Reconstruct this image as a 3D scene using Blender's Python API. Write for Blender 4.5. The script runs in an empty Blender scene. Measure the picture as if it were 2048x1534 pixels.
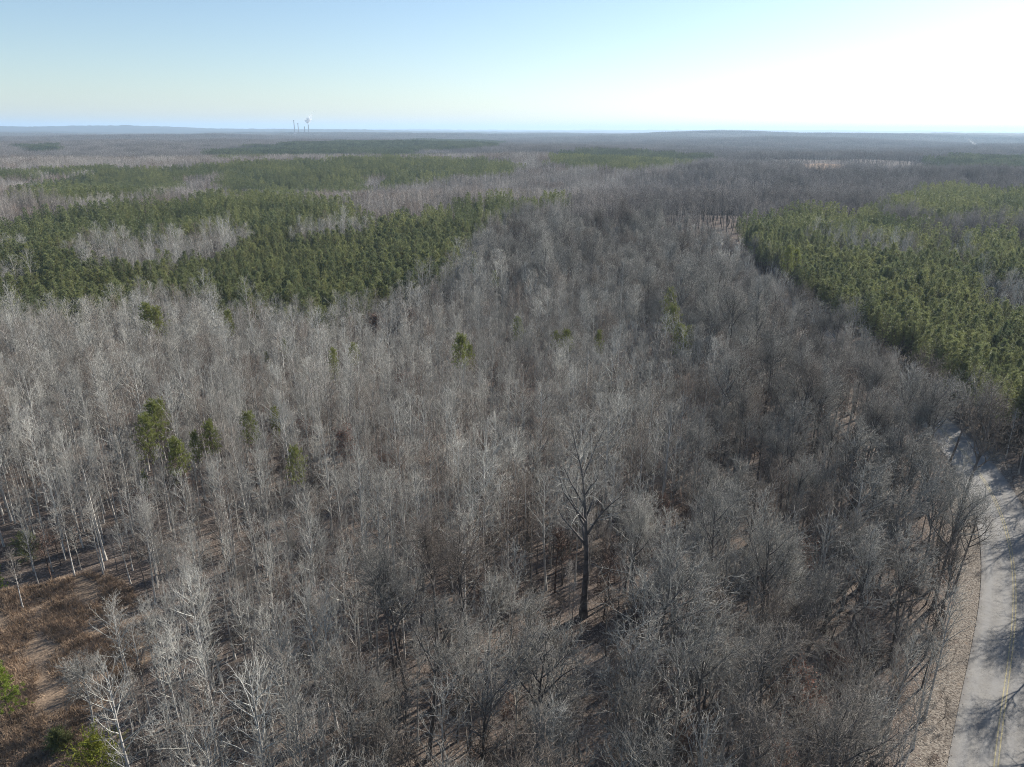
import bpy, math, random
import numpy as np

R = math.radians
SC = bpy.context.scene
COL = SC.collection

# ------------------------------------------------------------------ camera, sky, sun, exposure
PITCH, ROLL, CAMZ = R(19.63), R(0.2), 51.0
FPX = 1421.6                      # focal length in photo pixels (2048 wide)
CAM_H = CAMZ
cam_d = bpy.data.cameras.new('camera')
cam = bpy.data.objects.new('camera', cam_d); COL.objects.link(cam)
cam_d.sensor_fit = 'HORIZONTAL'; cam_d.sensor_width = 36.0
cam_d.lens = 36.0 * FPX / 2048.0
cam_d.clip_start = 0.5; cam_d.clip_end = 90000
cam.location = (0, 0, CAMZ)
cam.rotation_mode = 'XYZ'
from mathutils import Matrix, Vector
cam.matrix_world = (Matrix.Translation((0, 0, CAMZ)) @ Matrix.Rotation(R(90) - PITCH, 4, 'X') @ Matrix.Rotation(ROLL, 4, 'Z'))
SC.camera = cam

SUN_AZ, SUN_EL = R(52), R(31)     # azimuth clockwise from the view direction (+Y)
sun_dir = Vector((math.sin(SUN_AZ) * math.cos(SUN_EL), math.cos(SUN_AZ) * math.cos(SUN_EL), math.sin(SUN_EL)))
w = bpy.data.worlds.new("World"); SC.world = w; w.use_nodes = True
nt = w.node_tree; nt.nodes.clear()
sky = nt.nodes.new('ShaderNodeTexSky'); sky.sky_type = 'NISHITA'; sky.sun_disc = False
sky.sun_elevation = SUN_EL; sky.sun_rotation = SUN_AZ
sky.altitude = 150; sky.air_density = 1.0; sky.dust_density = 0.45; sky.ozone_density = 2.6
bg = nt.nodes.new('ShaderNodeBackground'); bg.inputs['Strength'].default_value = 0.08
wo = nt.nodes.new('ShaderNodeOutputWorld')
nt.links.new(sky.outputs[0], bg.inputs[0]); nt.links.new(bg.outputs[0], wo.inputs[0])
sd = bpy.data.lights.new('sun', 'SUN'); sd.energy = 5.0; sd.angle = R(0.53); sd.color = (1.0, 0.95, 0.88)
so = bpy.data.objects.new('sun', sd); COL.objects.link(so)
so.rotation_euler = (-sun_dir).to_track_quat('-Z', 'Y').to_euler(); so.location = (0, 0, 200)
SC.view_settings.view_transform = 'Standard'; SC.view_settings.look = 'None'
SC.view_settings.exposure = 0.85; SC.view_settings.gamma = 1.0; SC.view_settings.use_curve_mapping = False
cy = SC.cycles
cy.max_bounces = 4; cy.diffuse_bounces = 2; cy.glossy_bounces = 1; cy.transmission_bounces = 1
cy.transparent_max_bounces = 6; cy.volume_bounces = 1
cy.use_adaptive_sampling = False
cy.use_denoising = True; cy.denoiser = 'OPENIMAGEDENOISE'; cy.denoising_input_passes = 'RGB_ALBEDO_NORMAL'; cy.denoising_prefilter = 'NONE'
cy.pixel_filter_type = 'BLACKMAN_HARRIS'; cy.filter_width = 1.0
cy.sample_clamp_indirect = 6.0; cy.sample_clamp_direct = 12.0

# ------------------------------------------------------------------ geometry of the view
CP, SP = math.cos(PITCH), math.sin(PITCH)
CR, SR = math.cos(ROLL), math.sin(ROLL)
def project(P):
    """world points (N,3) -> photo pixels (2048 x 1534) and depth"""
    P = np.atleast_2d(np.asarray(P, float))
    x, y, z = P[:, 0], P[:, 1], P[:, 2] - CAMZ
    d = y * CP - z * SP
    up = y * SP + z * CP
    cx = x * CR + up * SR
    cyy = -x * SR + up * CR
    dd = np.where(d > 0.1, d, 0.1)
    return 1024 + FPX * cx / dd, 767 - FPX * cyy / dd, d
def ray(px, py):
    u, v = (px - 1024) / FPX, -(py - 767) / FPX
    cx, cu = u * CR - v * SR, u * SR + v * CR
    return np.array([cx, CP + cu * SP, -SP + cu * CP])
def at_z(px, py, z):
    d = ray(px, py); t = (z - CAMZ) / d[2]
    return np.array([d[0] * t, d[1] * t, z])

def sstep(a, b, x):
    t = np.clip((x - a) / (b - a), 0, 1); return t * t * (3 - 2 * t)

# mounds: (x, y, sigma across, sigma along, height, turn)
MOUNDS = [(-170, 385, 190, 55, 6.5, 0.05), (-260, 590, 260, 70, -6.0, 0.0), (60, 400, 120, 50, 4.5, 0.0), (90, 560, 200, 70, -3.0, 0.0),
          (-330, 860, 260, 110, 9.0, 0.1), (40, 930, 200, 100, 6.0, 0.0), (160, 1400, 160, 120, 10.0, 0.0),
          (-250, 1230, 400, 90, -6.0, 0.0), (-150, 1850, 420, 150, 9.0, 0.0), (260, 330, 60, 90, 4.0, -0.5), (420, 420, 110, 60, 4.0, -0.3),
          (300, 240, 90, 45, -3.0, -0.4), (480, 640, 200, 70, 7.0, -0.1), (520, 960, 260, 80, -5.0, 0.0),
          (560, 1200, 200, 70, 7.0, 0.0), (-90, 165, 60, 40, -2.5, 0.0),
          (-6200, 9600, 2300, 900, 66.0, 0.12), (-3300, 10500, 2200, 700, 30.0, 0.0),
          (4700, 5900, 1500, 500, 38.0, 0.0), (3000, 4600, 1300, 420, 12.0, 0.0), (1300, 5200, 1500, 420, 22.0, 0.0), (-900, 6200, 1100, 400, 12.0, 0.0),
          (0, 21000, 9000, 1600, 42.0, 0.0), (9000, 19000, 5000, 1500, 45.0, 0.0), (-1500, 16000, 1500, 600, 26.0, 0.0)]
def H(x, y):
    x = np.asarray(x, float); y = np.asarray(y, float)
    r = np.hypot(x, y)
    a = sstep(140, 520, r)
    h = a * (2.2 * np.sin(x / 131 + 1.3 + 0.6 * np.sin(y / 170)) * np.sin(y / 118 + 0.4) + 1.2 * np.sin(x / 57 + y / 83 + 2.0) + 0.6 * np.sin(x / 31 - y / 40))
    h = h + sstep(900, 3500, r) * (11 * np.sin(x / 420 + 1.1 * np.sin(y / 700)) * np.sin(y / 510 + 1.0) + 5 * np.sin(x / 230 - y / 300 + 0.5))
    h = h + sstep(4000, 12000, r) * 9 * np.sin(x / 1500 + 0.7) * np.sin(y / 1150 + 0.9 * np.sin(x / 2300))
    h = h + 0.35 * np.sin(x / 17.0 + 0.5) * np.sin(y / 21.0)
    for mx, my, sx, sy, hh, tr in MOUNDS:
        c, s = math.cos(tr), math.sin(tr)
        dx, dy = x - mx, y - my
        h = h + hh * np.exp(-0.5 * (((dx * c + dy * s) / sx) ** 2 + ((-dx * s + dy * c) / sy) ** 2))
    return h
def ground_at(px, py, lift=0.0):
    """the point of the ground (or lift metres over it) seen at a photo pixel"""
    z = lift
    for _ in range(12):
        p = at_z(px, py, z); z = 0.5 * z + 0.5 * (float(H(p[0], p[1])) + lift)
    p = at_z(px, py, z); return p

def inpoly(px, py, poly):
    px = np.asarray(px); py = np.asarray(py); c = np.zeros(px.shape, bool)
    n = len(poly); j = n - 1
    for i in range(n):
        xi, yi = poly[i]; xj, yj = poly[j]
        if yi != yj:
            c ^= ((yi > py) != (yj > py)) & (px < (xj - xi) * (py - yi) / (yj - yi) + xi)
        j = i
    return c

# ------------------------------------------------------------------ materials
def mat(name, base, rough=0.9, var=0.25, noise=0.0, nscale=1.0, hue=None, spec=0.2, transl=0.0, objrand=True, third=None):
    """procedural bark, twig, needle colour: one base colour, varied from tree to tree and along the tree by noise"""
    m = bpy.data.materials.new(name); m.use_nodes = True
    t = m.node_tree; b = t.nodes['Principled BSDF']
    b.inputs['Roughness'].default_value = rough
    b.inputs['Specular IOR Level'].default_value = spec
    geo = t.nodes.new('ShaderNodeNewGeometry')
    col = t.nodes.new('ShaderNodeMix'); col.data_type = 'RGBA'; col.blend_type = 'MIX'
    a = col.inputs[6]; c = col.inputs[7]
    a.default_value = (*base, 1)
    hue = hue or tuple(x * 0.6 for x in base)
    c.default_value = (*hue, 1)
    src = None
    if objrand:
        oi = t.nodes.new('ShaderNodeObjectInfo')
        src = oi.outputs['Random']
    n1 = t.nodes.new('ShaderNodeTexNoise'); n1.inputs['Scale'].default_value = 0.035; n1.inputs['Detail'].default_value = 3
    t.links.new(geo.outputs['Position'], n1.inputs['Vector'])
    mr = t.nodes.new('ShaderNodeMapRange'); mr.inputs['From Min'].default_value = 0.3; mr.inputs['From Max'].default_value = 0.7
    t.links.new(n1.outputs['Fac'], mr.inputs['Value'])
    if src is not None:
        av = t.nodes.new('ShaderNodeMath'); av.operation = 'MULTIPLY_ADD'; av.inputs[1].default_value = 0.6
        t.links.new(src, av.inputs[0])
        m2 = t.nodes.new('ShaderNodeMath'); m2.operation = 'MULTIPLY'; m2.inputs[1].default_value = 0.4
        t.links.new(mr.outputs[0], m2.inputs[0]); t.links.new(m2.outputs[0], av.inputs[2])
        src = av.outputs[0]
    else:
        src = mr.outputs[0]
    sc = t.nodes.new('ShaderNodeMath'); sc.operation = 'MULTIPLY'; sc.inputs[1].default_value = min(1.0, var * 2)
    t.links.new(src, sc.inputs[0]); t.links.new(sc.outputs[0], col.inputs[0])
    out = col.outputs[2]
    if third and objrand:
        ff = t.nodes.new('ShaderNodeMath'); ff.operation = 'MULTIPLY'; ff.inputs[1].default_value = 17.31
        fr_ = t.nodes.new('ShaderNodeMath'); fr_.operation = 'FRACT'
        t.links.new(oi.outputs['Random'], ff.inputs[0]); t.links.new(ff.outputs[0], fr_.inputs[0])
        r3 = t.nodes.new('ShaderNodeMapRange'); r3.inputs['From Min'].default_value = .66; r3.inputs['From Max'].default_value = .92
        t.links.new(fr_.outputs[0], r3.inputs['Value'])
        c3 = t.nodes.new('ShaderNodeMix'); c3.data_type = 'RGBA'; c3.inputs[7].default_value = (*third, 1)
        t.links.new(r3.outputs[0], c3.inputs[0]); t.links.new(out, c3.inputs[6]); out = c3.outputs[2]
    if noise > 0:
        n2 = t.nodes.new('ShaderNodeTexNoise'); n2.inputs['Scale'].default_value = nscale; n2.inputs['Detail'].default_value = 2
        t.links.new(geo.outputs['Position'], n2.inputs['Vector'])
        hv = t.nodes.new('ShaderNodeHueSaturation')
        mm = t.nodes.new('ShaderNodeMapRange'); mm.inputs['From Min'].default_value = 0.3; mm.inputs['From Max'].default_value = 0.7
        mm.inputs['To Min'].default_value = 1 - noise; mm.inputs['To Max'].default_value = 1 + noise
        t.links.new(n2.outputs['Fac'], mm.inputs['Value']); t.links.new(mm.outputs[0], hv.inputs['Value'])
        t.links.new(out, hv.inputs['Color']); out = hv.outputs[0]
    t.links.new(out, b.inputs['Base Color'])
    if transl > 0:
        tr = t.nodes.new('ShaderNodeBsdfTranslucent'); t.links.new(out, tr.inputs['Color'])
        mx = t.nodes.new('ShaderNodeMixShader'); mx.inputs[0].default_value = transl
        o = t.nodes['Material Output']
        t.links.new(b.outputs[0], mx.inputs[1]); t.links.new(tr.outputs[0], mx.inputs[2]); t.links.new(mx.outputs[0], o.inputs['Surface'])
    return m

M = {}
M['pale_bark'] = mat('pale_bark', (0.56, 0.53, 0.48), var=0.45, noise=0.3, nscale=1.2, hue=(0.27, 0.245, 0.215))
M['pale_twig'] = mat('pale_twig', (0.51, 0.495, 0.44), var=0.5, noise=0.25, nscale=0.8, hue=(0.16, 0.152, 0.134), third=(0.185, 0.148, 0.118))
M['oak_bark'] = mat('oak_bark', (0.17, 0.152, 0.138), var=0.35, noise=0.4, nscale=1.5, hue=(0.07, 0.062, 0.056))
M['oak_twig'] = mat('oak_twig', (0.345, 0.333, 0.295), var=0.5, noise=0.3, nscale=0.7, hue=(0.12, 0.113, 0.10), third=(0.14, 0.118, 0.098))
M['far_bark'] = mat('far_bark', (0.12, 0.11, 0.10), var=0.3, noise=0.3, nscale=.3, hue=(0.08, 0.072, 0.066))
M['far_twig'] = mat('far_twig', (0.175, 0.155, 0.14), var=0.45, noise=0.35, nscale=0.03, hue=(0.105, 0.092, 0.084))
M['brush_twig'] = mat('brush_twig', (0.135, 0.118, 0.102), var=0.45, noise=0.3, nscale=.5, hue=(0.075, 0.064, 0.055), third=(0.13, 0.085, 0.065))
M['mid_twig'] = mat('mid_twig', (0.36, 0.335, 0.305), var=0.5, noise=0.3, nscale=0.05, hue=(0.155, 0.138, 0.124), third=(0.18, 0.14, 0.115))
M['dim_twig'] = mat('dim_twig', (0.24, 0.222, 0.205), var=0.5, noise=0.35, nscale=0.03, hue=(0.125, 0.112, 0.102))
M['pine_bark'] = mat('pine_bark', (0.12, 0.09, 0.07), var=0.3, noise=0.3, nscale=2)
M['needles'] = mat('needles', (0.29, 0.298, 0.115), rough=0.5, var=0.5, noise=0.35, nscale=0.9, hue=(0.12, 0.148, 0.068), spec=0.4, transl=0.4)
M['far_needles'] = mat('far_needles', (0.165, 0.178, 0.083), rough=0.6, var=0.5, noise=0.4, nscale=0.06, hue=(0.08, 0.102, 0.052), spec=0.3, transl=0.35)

M['lone_needles'] = mat('lone_needles', (0.225, 0.235, 0.07), rough=0.5, var=0.35, noise=0.3, nscale=0.9, hue=(0.17, 0.20, 0.05), spec=0.4, transl=0.4)
M['fresh_needles'] = mat('fresh_needles', (0.23, 0.29, 0.045), rough=0.6, var=0.25, noise=0.3, nscale=1.2, hue=(0.15, 0.21, 0.04), spec=0.3, transl=0.35)
M['cedar'] = mat('cedar', (0.26, 0.27, 0.04), rough=0.7, var=0.25, noise=0.35, nscale=1.5, hue=(0.14, 0.17, 0.035), transl=0.25)
M['dry_leaf'] = mat('dry_leaf', (0.27, 0.145, 0.105), rough=0.8, var=0.3, noise=0.25, nscale=1.0, hue=(0.11, 0.055, 0.04), transl=0.3)

# ------------------------------------------------------------------ mesh helpers
class MB:
    """collects tubes and blades (numpy) into one mesh with material slots"""
    def __init__(self): self.v = []; self.f3 = []; self.f4 = []; self.n = 0
    def tubes(self, P, Rd, sides, mi=0):
        B, n, _ = P.shape
        if B == 0: return
        ax = P[:, -1] - P[:, 0]; ax /= np.maximum(np.linalg.norm(ax, axis=1, keepdims=True), 1e-9)
        ref = np.where(np.abs(ax[:, 2:3]) < 0.8, np.array([[0, 0, 1.0]]), np.array([[1.0, 0, 0]]))
        a = np.cross(ax, ref); a /= np.linalg.norm(a, axis=1, keepdims=True); b = np.cross(ax, a)
        th = np.arange(sides) * 2 * np.pi / sides
        ring = np.cos(th)[None, :, None] * a[:, None, :] + np.sin(th)[None, :, None] * b[:, None, :]     # B,s,3
        V = P[:, :, None, :] + Rd[:, :, None, None] * ring[:, None, :, :]                                   # B,n,s,3
        base = self.n + (np.arange(B) * n * sides)[:, None, None]
        i = (np.arange(n - 1) * sides)[None, :, None]; k = np.arange(sides)[None, None, :]; k2 = (k + 1) % sides
        q = np.stack([base + i + k, base + i + k2, base + i + sides + k2, base + i + sides + k], -1).reshape(-1, 4)
        self.v.append(V.reshape(-1, 3)); self.f4.append((q, mi)); self.n += B * n * sides
    def spikes(self, P0, P1, r, mi=0):
        """three sided pyramids from P0 to the point P1"""
        B = len(P0)
        if B == 0: return
        ax = P1 - P0; ax = ax / np.maximum(np.linalg.norm(ax, axis=1, keepdims=True), 1e-9)
        ref = np.where(np.abs(ax[:, 2:3]) < 0.8, np.array([[0, 0, 1.0]]), np.array([[1.0, 0, 0]]))
        a = np.cross(ax, ref); a /= np.linalg.norm(a, axis=1, keepdims=True); b = np.cross(ax, a)
        r = np.broadcast_to(np.asarray(r, float), (B,))[:, None]
        V = np.stack([P0 + r * a, P0 + r * (-.5 * a + .866 * b), P0 + r * (-.5 * a - .866 * b), P1], 1)
        o = self.n + np.arange(B)[:, None] * 4
        t = np.concatenate([o + np.array([[0, 1, 3]]), o + np.array([[1, 2, 3]]), o + np.array([[2, 0, 3]])])
        self.v.append(V.reshape(-1, 3)); self.f3.append((t, mi)); self.n += 4 * B
    def blades(self, C, D, L, W, rng, mi=0):
        """thin triangles from C along D"""
        B = len(C)
        D = D / np.maximum(np.linalg.norm(D, axis=1, keepdims=True), 1e-9)
        s = np.cross(D, rng.normal(size=(B, 3))); s /= np.maximum(np.linalg.norm(s, axis=1, keepdims=True), 1e-9)
        L = np.broadcast_to(np.asarray(L, float), (B,))[:, None]; W = np.broadcast_to(np.asarray(W, float), (B,))[:, None]
        V = np.stack([C + s * W * .5, C - s * W * .5, C + D * L], 1)
        t = self.n + np.arange(B * 3).reshape(-1, 3)
        self.v.append(V.reshape(-1, 3)); self.f3.append((t, mi)); self.n += 3 * B
    def cards(self, C, N, S, rng, mi=0):
        """small leaf quads with centre C, normal N, size S"""
        B = len(C)
        N = N / np.maximum(np.linalg.norm(N, axis=1, keepdims=True), 1e-9)
        s = np.cross(N, rng.normal(size=(B, 3))); s /= np.maximum(np.linalg.norm(s, axis=1, keepdims=True), 1e-9)
        u = np.cross(N, s); S = np.asarray(S, float).reshape(-1, 1)
        V = np.stack([C - s * S * .5, C - u * S * .3, C + s * S * .5, C + u * S * .3], 1)
        q = self.n + np.arange(B * 4).reshape(-1, 4)
        self.v.append(V.reshape(-1, 3)); self.f4.append((q, mi)); self.n += 4 * B
    def add(self, other, off, rz, s, remap=None):
        V = np.concatenate(other.v); c, sn = math.cos(rz), math.sin(rz)
        V2 = np.stack([V[:, 0] * c - V[:, 1] * sn, V[:, 0] * sn + V[:, 1] * c, V[:, 2]], 1) * s + np.asarray(off)[None]
        self.v.append(V2)
        for f, mi in other.f3: self.f3.append((f + self.n, mi))
        for f, mi in other.f4: self.f4.append((f + self.n, mi))
        self.n += len(V)
    def mesh(self, name, mats):
        me = bpy.data.meshes.new(name)
        V = np.concatenate(self.v).astype(np.float32)
        f4 = np.concatenate([f for f, _ in self.f4]) if self.f4 else np.zeros((0, 4), int)
        f3 = np.concatenate([f for f, _ in self.f3]) if self.f3 else np.zeros((0, 3), int)
        mi = np.concatenate([np.full(len(f), m) for f, m in self.f4 + self.f3]).astype(np.int32)
        me.vertices.add(len(V)); me.vertices.foreach_set('co', V.ravel())
        lv = np.concatenate([f4.ravel(), f3.ravel()]).astype(np.int32)
        me.loops.add(len(lv)); me.loops.foreach_set('vertex_index', lv)
        st = np.concatenate([np.arange(len(f4)) * 4, len(f4) * 4 + np.arange(len(f3)) * 3]).astype(np.int32)
        me.polygons.add(len(st)); me.polygons.foreach_set('loop_start', st)
        for m_ in mats: me.materials.append(m_)
        me.polygons.foreach_set('material_index', mi)
        me.update(calc_edges=True); me.validate()
        return me

def link(name, me, parent=None, loc=None):
    o = bpy.data.objects.new(name, me); COL.objects.link(o)
    if parent is not None: o.parent = parent
    if loc is not None: o.location = loc
    return o
def tag(o, label=None, cat=None, group=None, kind=None):
    if label: o['label'] = label
    if cat: o['category'] = cat
    if group: o['group'] = group
    if kind: o['kind'] = kind
    return o

# ------------------------------------------------------------------ trees
Z = np.array([0, 0, 1.0])
def unit(a): return a / np.maximum(np.linalg.norm(a, axis=-1, keepdims=True), 1e-9)
def grow(rng, P, Rd, cnt, t0, t1, ang, angj, length, n, up, wig, r_of_len, rmin=0.004, taper=0.25, tpow=1.0):
    """cnt side branches on every branch of P (B,n,3); length(t, parent_length) in metres"""
    B, m, _ = P.shape
    Lp = np.linalg.norm(np.diff(P, axis=1), axis=2).sum(1)
    t = (np.arange(cnt)[None] + rng.uniform(0, 1, (B, cnt))) / cnt
    t = t0 + (t1 - t0) * t ** tpow
    fi = t * (m - 1); i = np.minimum(fi.astype(int), m - 2); f = (fi - i)[..., None]
    bi = np.arange(B)[:, None]
    p = P[bi, i] * (1 - f) + P[bi, i + 1] * f
    d = unit(P[bi, i + 1] - P[bi, i])
    rp = Rd[bi, i] * (1 - f[..., 0]) + Rd[bi, i + 1] * f[..., 0]
    az = rng.uniform(0, 6.283, (B, 1)) + np.arange(cnt)[None] * 2.4 + rng.normal(0, .35, (B, cnt))
    ref = np.where(np.abs(d[..., 2:3]) < 0.9, Z, np.array([1.0, 0, 0]))
    a = unit(np.cross(d, ref)); b = np.cross(d, a)
    an = (ang(t) if callable(ang) else ang) + rng.normal(0, angj, (B, cnt))
    d2 = np.cos(an)[..., None] * d + np.sin(an)[..., None] * (np.cos(az)[..., None] * a + np.sin(az)[..., None] * b)
    L = length(t, Lp[:, None]) * rng.uniform(.65, 1.25, (B, cnt))
    p, d2, L, rp = p.reshape(-1, 3), unit(d2.reshape(-1, 3) + up * Z), L.reshape(-1), rp.reshape(-1)
    Q = np.zeros((len(p), n, 3)); Q[:, 0] = p
    for k in range(1, n):
        Q[:, k] = Q[:, k - 1] + d2 * (L / (n - 1))[:, None]
        d2 = unit(d2 + wig * rng.normal(size=d2.shape) + up * Z)
    r0 = np.maximum(np.minimum(r_of_len(L), rp * .8), rmin)
    Rq = r0[:, None] * (1 - (1 - taper) * np.linspace(0, 1, n)[None])
    return Q, Rq, L

def trunk_line(rng, h, r, n, bend, taper=0.12, lean=0.0):
    P = np.zeros((1, n, 3)); z = np.linspace(0, h, n)
    ph = rng.uniform(0, 6.28, 4); az = rng.uniform(0, 6.28)
    P[0, :, 2] = z
    P[0, :, 0] = bend * np.sin(z / h * 3.1 + ph[0]) + lean * z * math.cos(az); P[0, :, 1] = bend * np.sin(z / h * 4.1 + ph[1]) + lean * z * math.sin(az)
    P[0, :, :2] -= P[0, 0, :2]
    Rr = r * (1 - (1 - taper) * np.linspace(0, 1, n) ** 0.9); Rr[0] *= 1.35
    return P, Rr[None]

def slender(seed, detail=2, h=12.0):
    """young straight hardwood: pale bole, narrow ascending crown. returns (trunk MB, crown MB)"""
    rng = np.random.default_rng(seed)
    T, C = MB(), MB()
    k = h / 12.0
    cr = rng.uniform(.75, 1.2)
    if detail == 2:
        P, Rr = trunk_line(rng, h, rng.uniform(.095, .13) * k, 9, .12 * k, lean=rng.normal(0, .015))
        T.tubes(P, Rr, 6)
        n1, n2, n3, rm = 25, 6, 2, .0115
    elif detail == 1:
        P, Rr = trunk_line(rng, h, .10 * k, 5, .1 * k); T.tubes(P, Rr, 3)
        n1, n2, n3, rm = 26, 7, 0, .016
    else:
        P, Rr = trunk_line(rng, h, .11 * k, 3, .05 * k); T.tubes(P, Rr, 3)
        n1, n2, n3, rm = 16, 3, 0, .035
    prof = lambda t, Lp: cr * k * (0.35 + 1.75 * np.sin(np.clip((1 - t) / .62, 0, 1) ** .75 * 2.4))
    B1, R1, L1 = grow(rng, P, Rr, n1, .36, .985, lambda t: 1.0 - .4 * t, .18, prof, 4 if detail == 2 else 3, .12, .09, lambda L: .010 + .014 * L, rmin=rm, taper=.3, tpow=.85)
    C.tubes(B1, R1, 4 if detail == 2 else 3)
    B2, R2, L2 = grow(rng, B1, R1, n2, .2, 1.0, .7, .25, lambda t, Lp: (.25 + .42 * Lp * (1.1 - .6 * t)), 3 if detail == 2 else 2, .10, .12, lambda L: .004 + .007 * L, rmin=rm * .9, taper=.35)
    if detail == 2:
        C.tubes(B2, R2, 3)
        B3, R3, L3 = grow(rng, B2, R2, n3, .3, 1.0, .6, .25, lambda t, Lp: .16 + .5 * Lp, 2, .12, .1, lambda L: .003 + .006 * L, rmin=rm * .9)
        C.spikes(B3[:, 0], B3[:, 1], R3[:, 0])
    else:
        C.spikes(B2[:, 0], B2[:, -1], R2[:, 0])
    return T, C

def oak(seed, detail=2, h=17.0, spread=1.0, fork=None, big=1.0):
    """broad hardwood with forked limbs and a fine twig crown"""
    rng = np.random.default_rng(seed)
    T, C = MB(), MB(); k = h / 17.0
    fork = fork or rng.uniform(.32, .55)
    n = 7 if detail == 2 else 3
    P, Rr = trunk_line(rng, h * rng.uniform(.72, .85), .21 * k * big, n, .35 * k, taper=.22, lean=rng.normal(0, .03))
    T.tubes(P, Rr, 8 if detail == 2 else 3)
    nl = {2: 11, 1: 8, 0: 6}[detail]
    rm = {2: .0135, 1: .019, 0: .04}[detail]
    B1, R1, L1 = grow(rng, P, Rr, nl, fork / .8, 1.0, lambda t: 1.0 - .45 * t, .2, lambda t, Lp: spread * k * (6.6 - 3.0 * t), 6 if detail == 2 else 3, .13, .13, lambda L: .02 + .019 * L * big, rmin=.02, taper=.22)
    (T if detail == 2 else C).tubes(B1, R1, 6 if detail == 2 else 3)
    n2, n3, n4 = {2: (9, 7, 3), 1: (7, 6, 0), 0: (7, 0, 0)}[detail]
    B2, R2, L2 = grow(rng, B1, R1, n2, .22, 1.0, .75, .2, lambda t, Lp: Lp * (.52 - .22 * t) + .3, 4 if detail == 2 else 2, .09, .15, lambda L: .010 + .013 * L, rmin=rm * 1.3, taper=.3)
    if detail == 0:
        C.spikes(B2[:, 0], B2[:, -1], R2[:, 0]); return T, C
    C.tubes(B2, R2, 4 if detail == 2 else 3)
    B3, R3, L3 = grow(rng, B2, R2, n3, .15, 1.0, .75, .25, lambda t, Lp: Lp * (.42 - .1 * t) + .2, 3 if detail == 2 else 2, .06, .18, lambda L: .005 + .007 * L, rmin=rm, taper=.35)
    if detail == 1:
        C.spikes(B3[:, 0], B3[:, -1], R3[:, 0]); return T, C
    C.tubes(B3, R3, 3)
    B4, R4, L4 = grow(rng, B3, R3, n4, .15, 1.0, .7, .3, lambda t, Lp: Lp * .45 + .1, 2, .06, .1, lambda L: .004 + .006 * L, rmin=rm * .75)
    C.spikes(B4[:, 0], B4[:, 1], R4[:, 0])
    return T, C

def pine(seed, detail=2, h=12.0, width=1.0, low=.32):
    """loblolly type pine: straight bole, rounded cone of needle tufts"""
    rng = np.random.default_rng(seed)
    T, C = MB(), MB(); k = h / 12.0
    P, Rr = trunk_line(rng, h * .97, .10 * k, 6 if detail == 2 else 3, .1 * k, lean=rng.normal(0, .012))
    T.tubes(P, Rr, 6 if detail == 2 else 3)
    nb = {2: 66, 1: 40, 0: 22}[detail]
    prof = lambda t, Lp: width * k * (.28 + 1.75 * np.clip((1.02 - t) / (1 - low), 0, 1) ** .62 * np.clip((t - low + .12) / .2, .4, 1))
    B1, R1, L1 = grow(rng, P, Rr, nb, low, .985, lambda t: 1.35 - .7 * t, .18, prof, 4 if detail == 2 else 2, .1, .1, lambda L: .008 + .010 * L, rmin=.01, taper=.4)
    if detail == 2: T.tubes(B1, R1, 3)
    nt_ = {2: 5, 1: 3, 0: 2}[detail]; bl = {2: 15, 1: 7, 0: 4}[detail]
    ln, wd = {2: (.36, .05), 1: (.5, .14), 0: (.75, .32)}[detail]
    B2, R2, L2 = grow(rng, B1, R1, nt_, .25, 1.0, .65, .25, lambda t, Lp: .18 * k + .22 * Lp, 2, .12, .1, lambda L: .006 + 0 * L, rmin=.006)
    if detail == 2: T.spikes(B2[:, 0], B2[:, 1], R2[:, 0])
    d = unit(B2[:, 1] - B2[:, 0])
    cc = np.repeat(B2[:, 1], bl, 0) - np.repeat(d, bl, 0) * rng.uniform(0, .22, (len(d) * bl, 1))
    dd = np.repeat(d, bl, 0) * .7 + unit(rng.normal(size=cc.shape)) * .85 + Z * .25
    C.blades(cc, dd, ln * k ** .5 * rng.uniform(.7, 1.2, len(cc)), wd, rng)
    # leader tuft
    tip = P[0, -1][None]; m = bl * 2
    C.blades(np.repeat(tip, m, 0) + rng.normal(0, .04, (m, 3)), unit(rng.normal(size=(m, 3))) * .7 + Z, ln * 1.1, wd, rng)
    return T, C

def shrub(seed, h=4.0, w=2.4):
    """broad evergreen bush of fine sprays"""
    rng = np.random.default_rng(seed); T, C = MB(), MB()
    P, Rr = trunk_line(rng, h * .85, .08, 4, .1); T.tubes(P, Rr, 5)
    B1, R1, _ = grow(rng, P, Rr, 70, .05, 1.0, lambda t: 1.25 - .8 * t, .2, lambda t, Lp: w * (.25 + .85 * np.sin(np.clip(1.08 - t, 0, 1) ** .8 * 2.2)), 4, .12, .1, lambda L: .01 + .008 * L)
    T.tubes(B1, R1, 3)
    B2, R2, _ = grow(rng, B1, R1, 10, .25, 1.0, .65, .25, lambda t, Lp: .25 + .25 * Lp, 2, .15, .1, lambda L: .006 + 0 * L)
    d = unit(B2[:, 1] - B2[:, 0]); bl = 22
    s = rng.uniform(.1, 1.0, (len(d) * bl, 1))
    cc = np.repeat(B2[:, 0], bl, 0) * (1 - s) + np.repeat(B2[:, 1], bl, 0) * s
    C.blades(cc, np.repeat(d, bl, 0) + unit(rng.normal(size=cc.shape)) * .8, rng.uniform(.10, .2, len(cc)), .045, rng)
    return T, C

def leafy(seed, h=9.0):
    """hardwood that kept its dry leaves"""
    T, C = oak(seed, 2, h=h, spread=.95)
    rng = np.random.default_rng(seed + 5)
    V = np.concatenate(C.v); sel = V[rng.integers(0, len(V), 2000)]
    sel = sel[sel[:, 2] > h * .2]
    Lf = MB(); Lf.cards(sel + rng.normal(0, .06, sel.shape), rng.normal(size=sel.shape), rng.uniform(.10, .2, len(sel)), rng)
    return T, C, Lf

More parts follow.
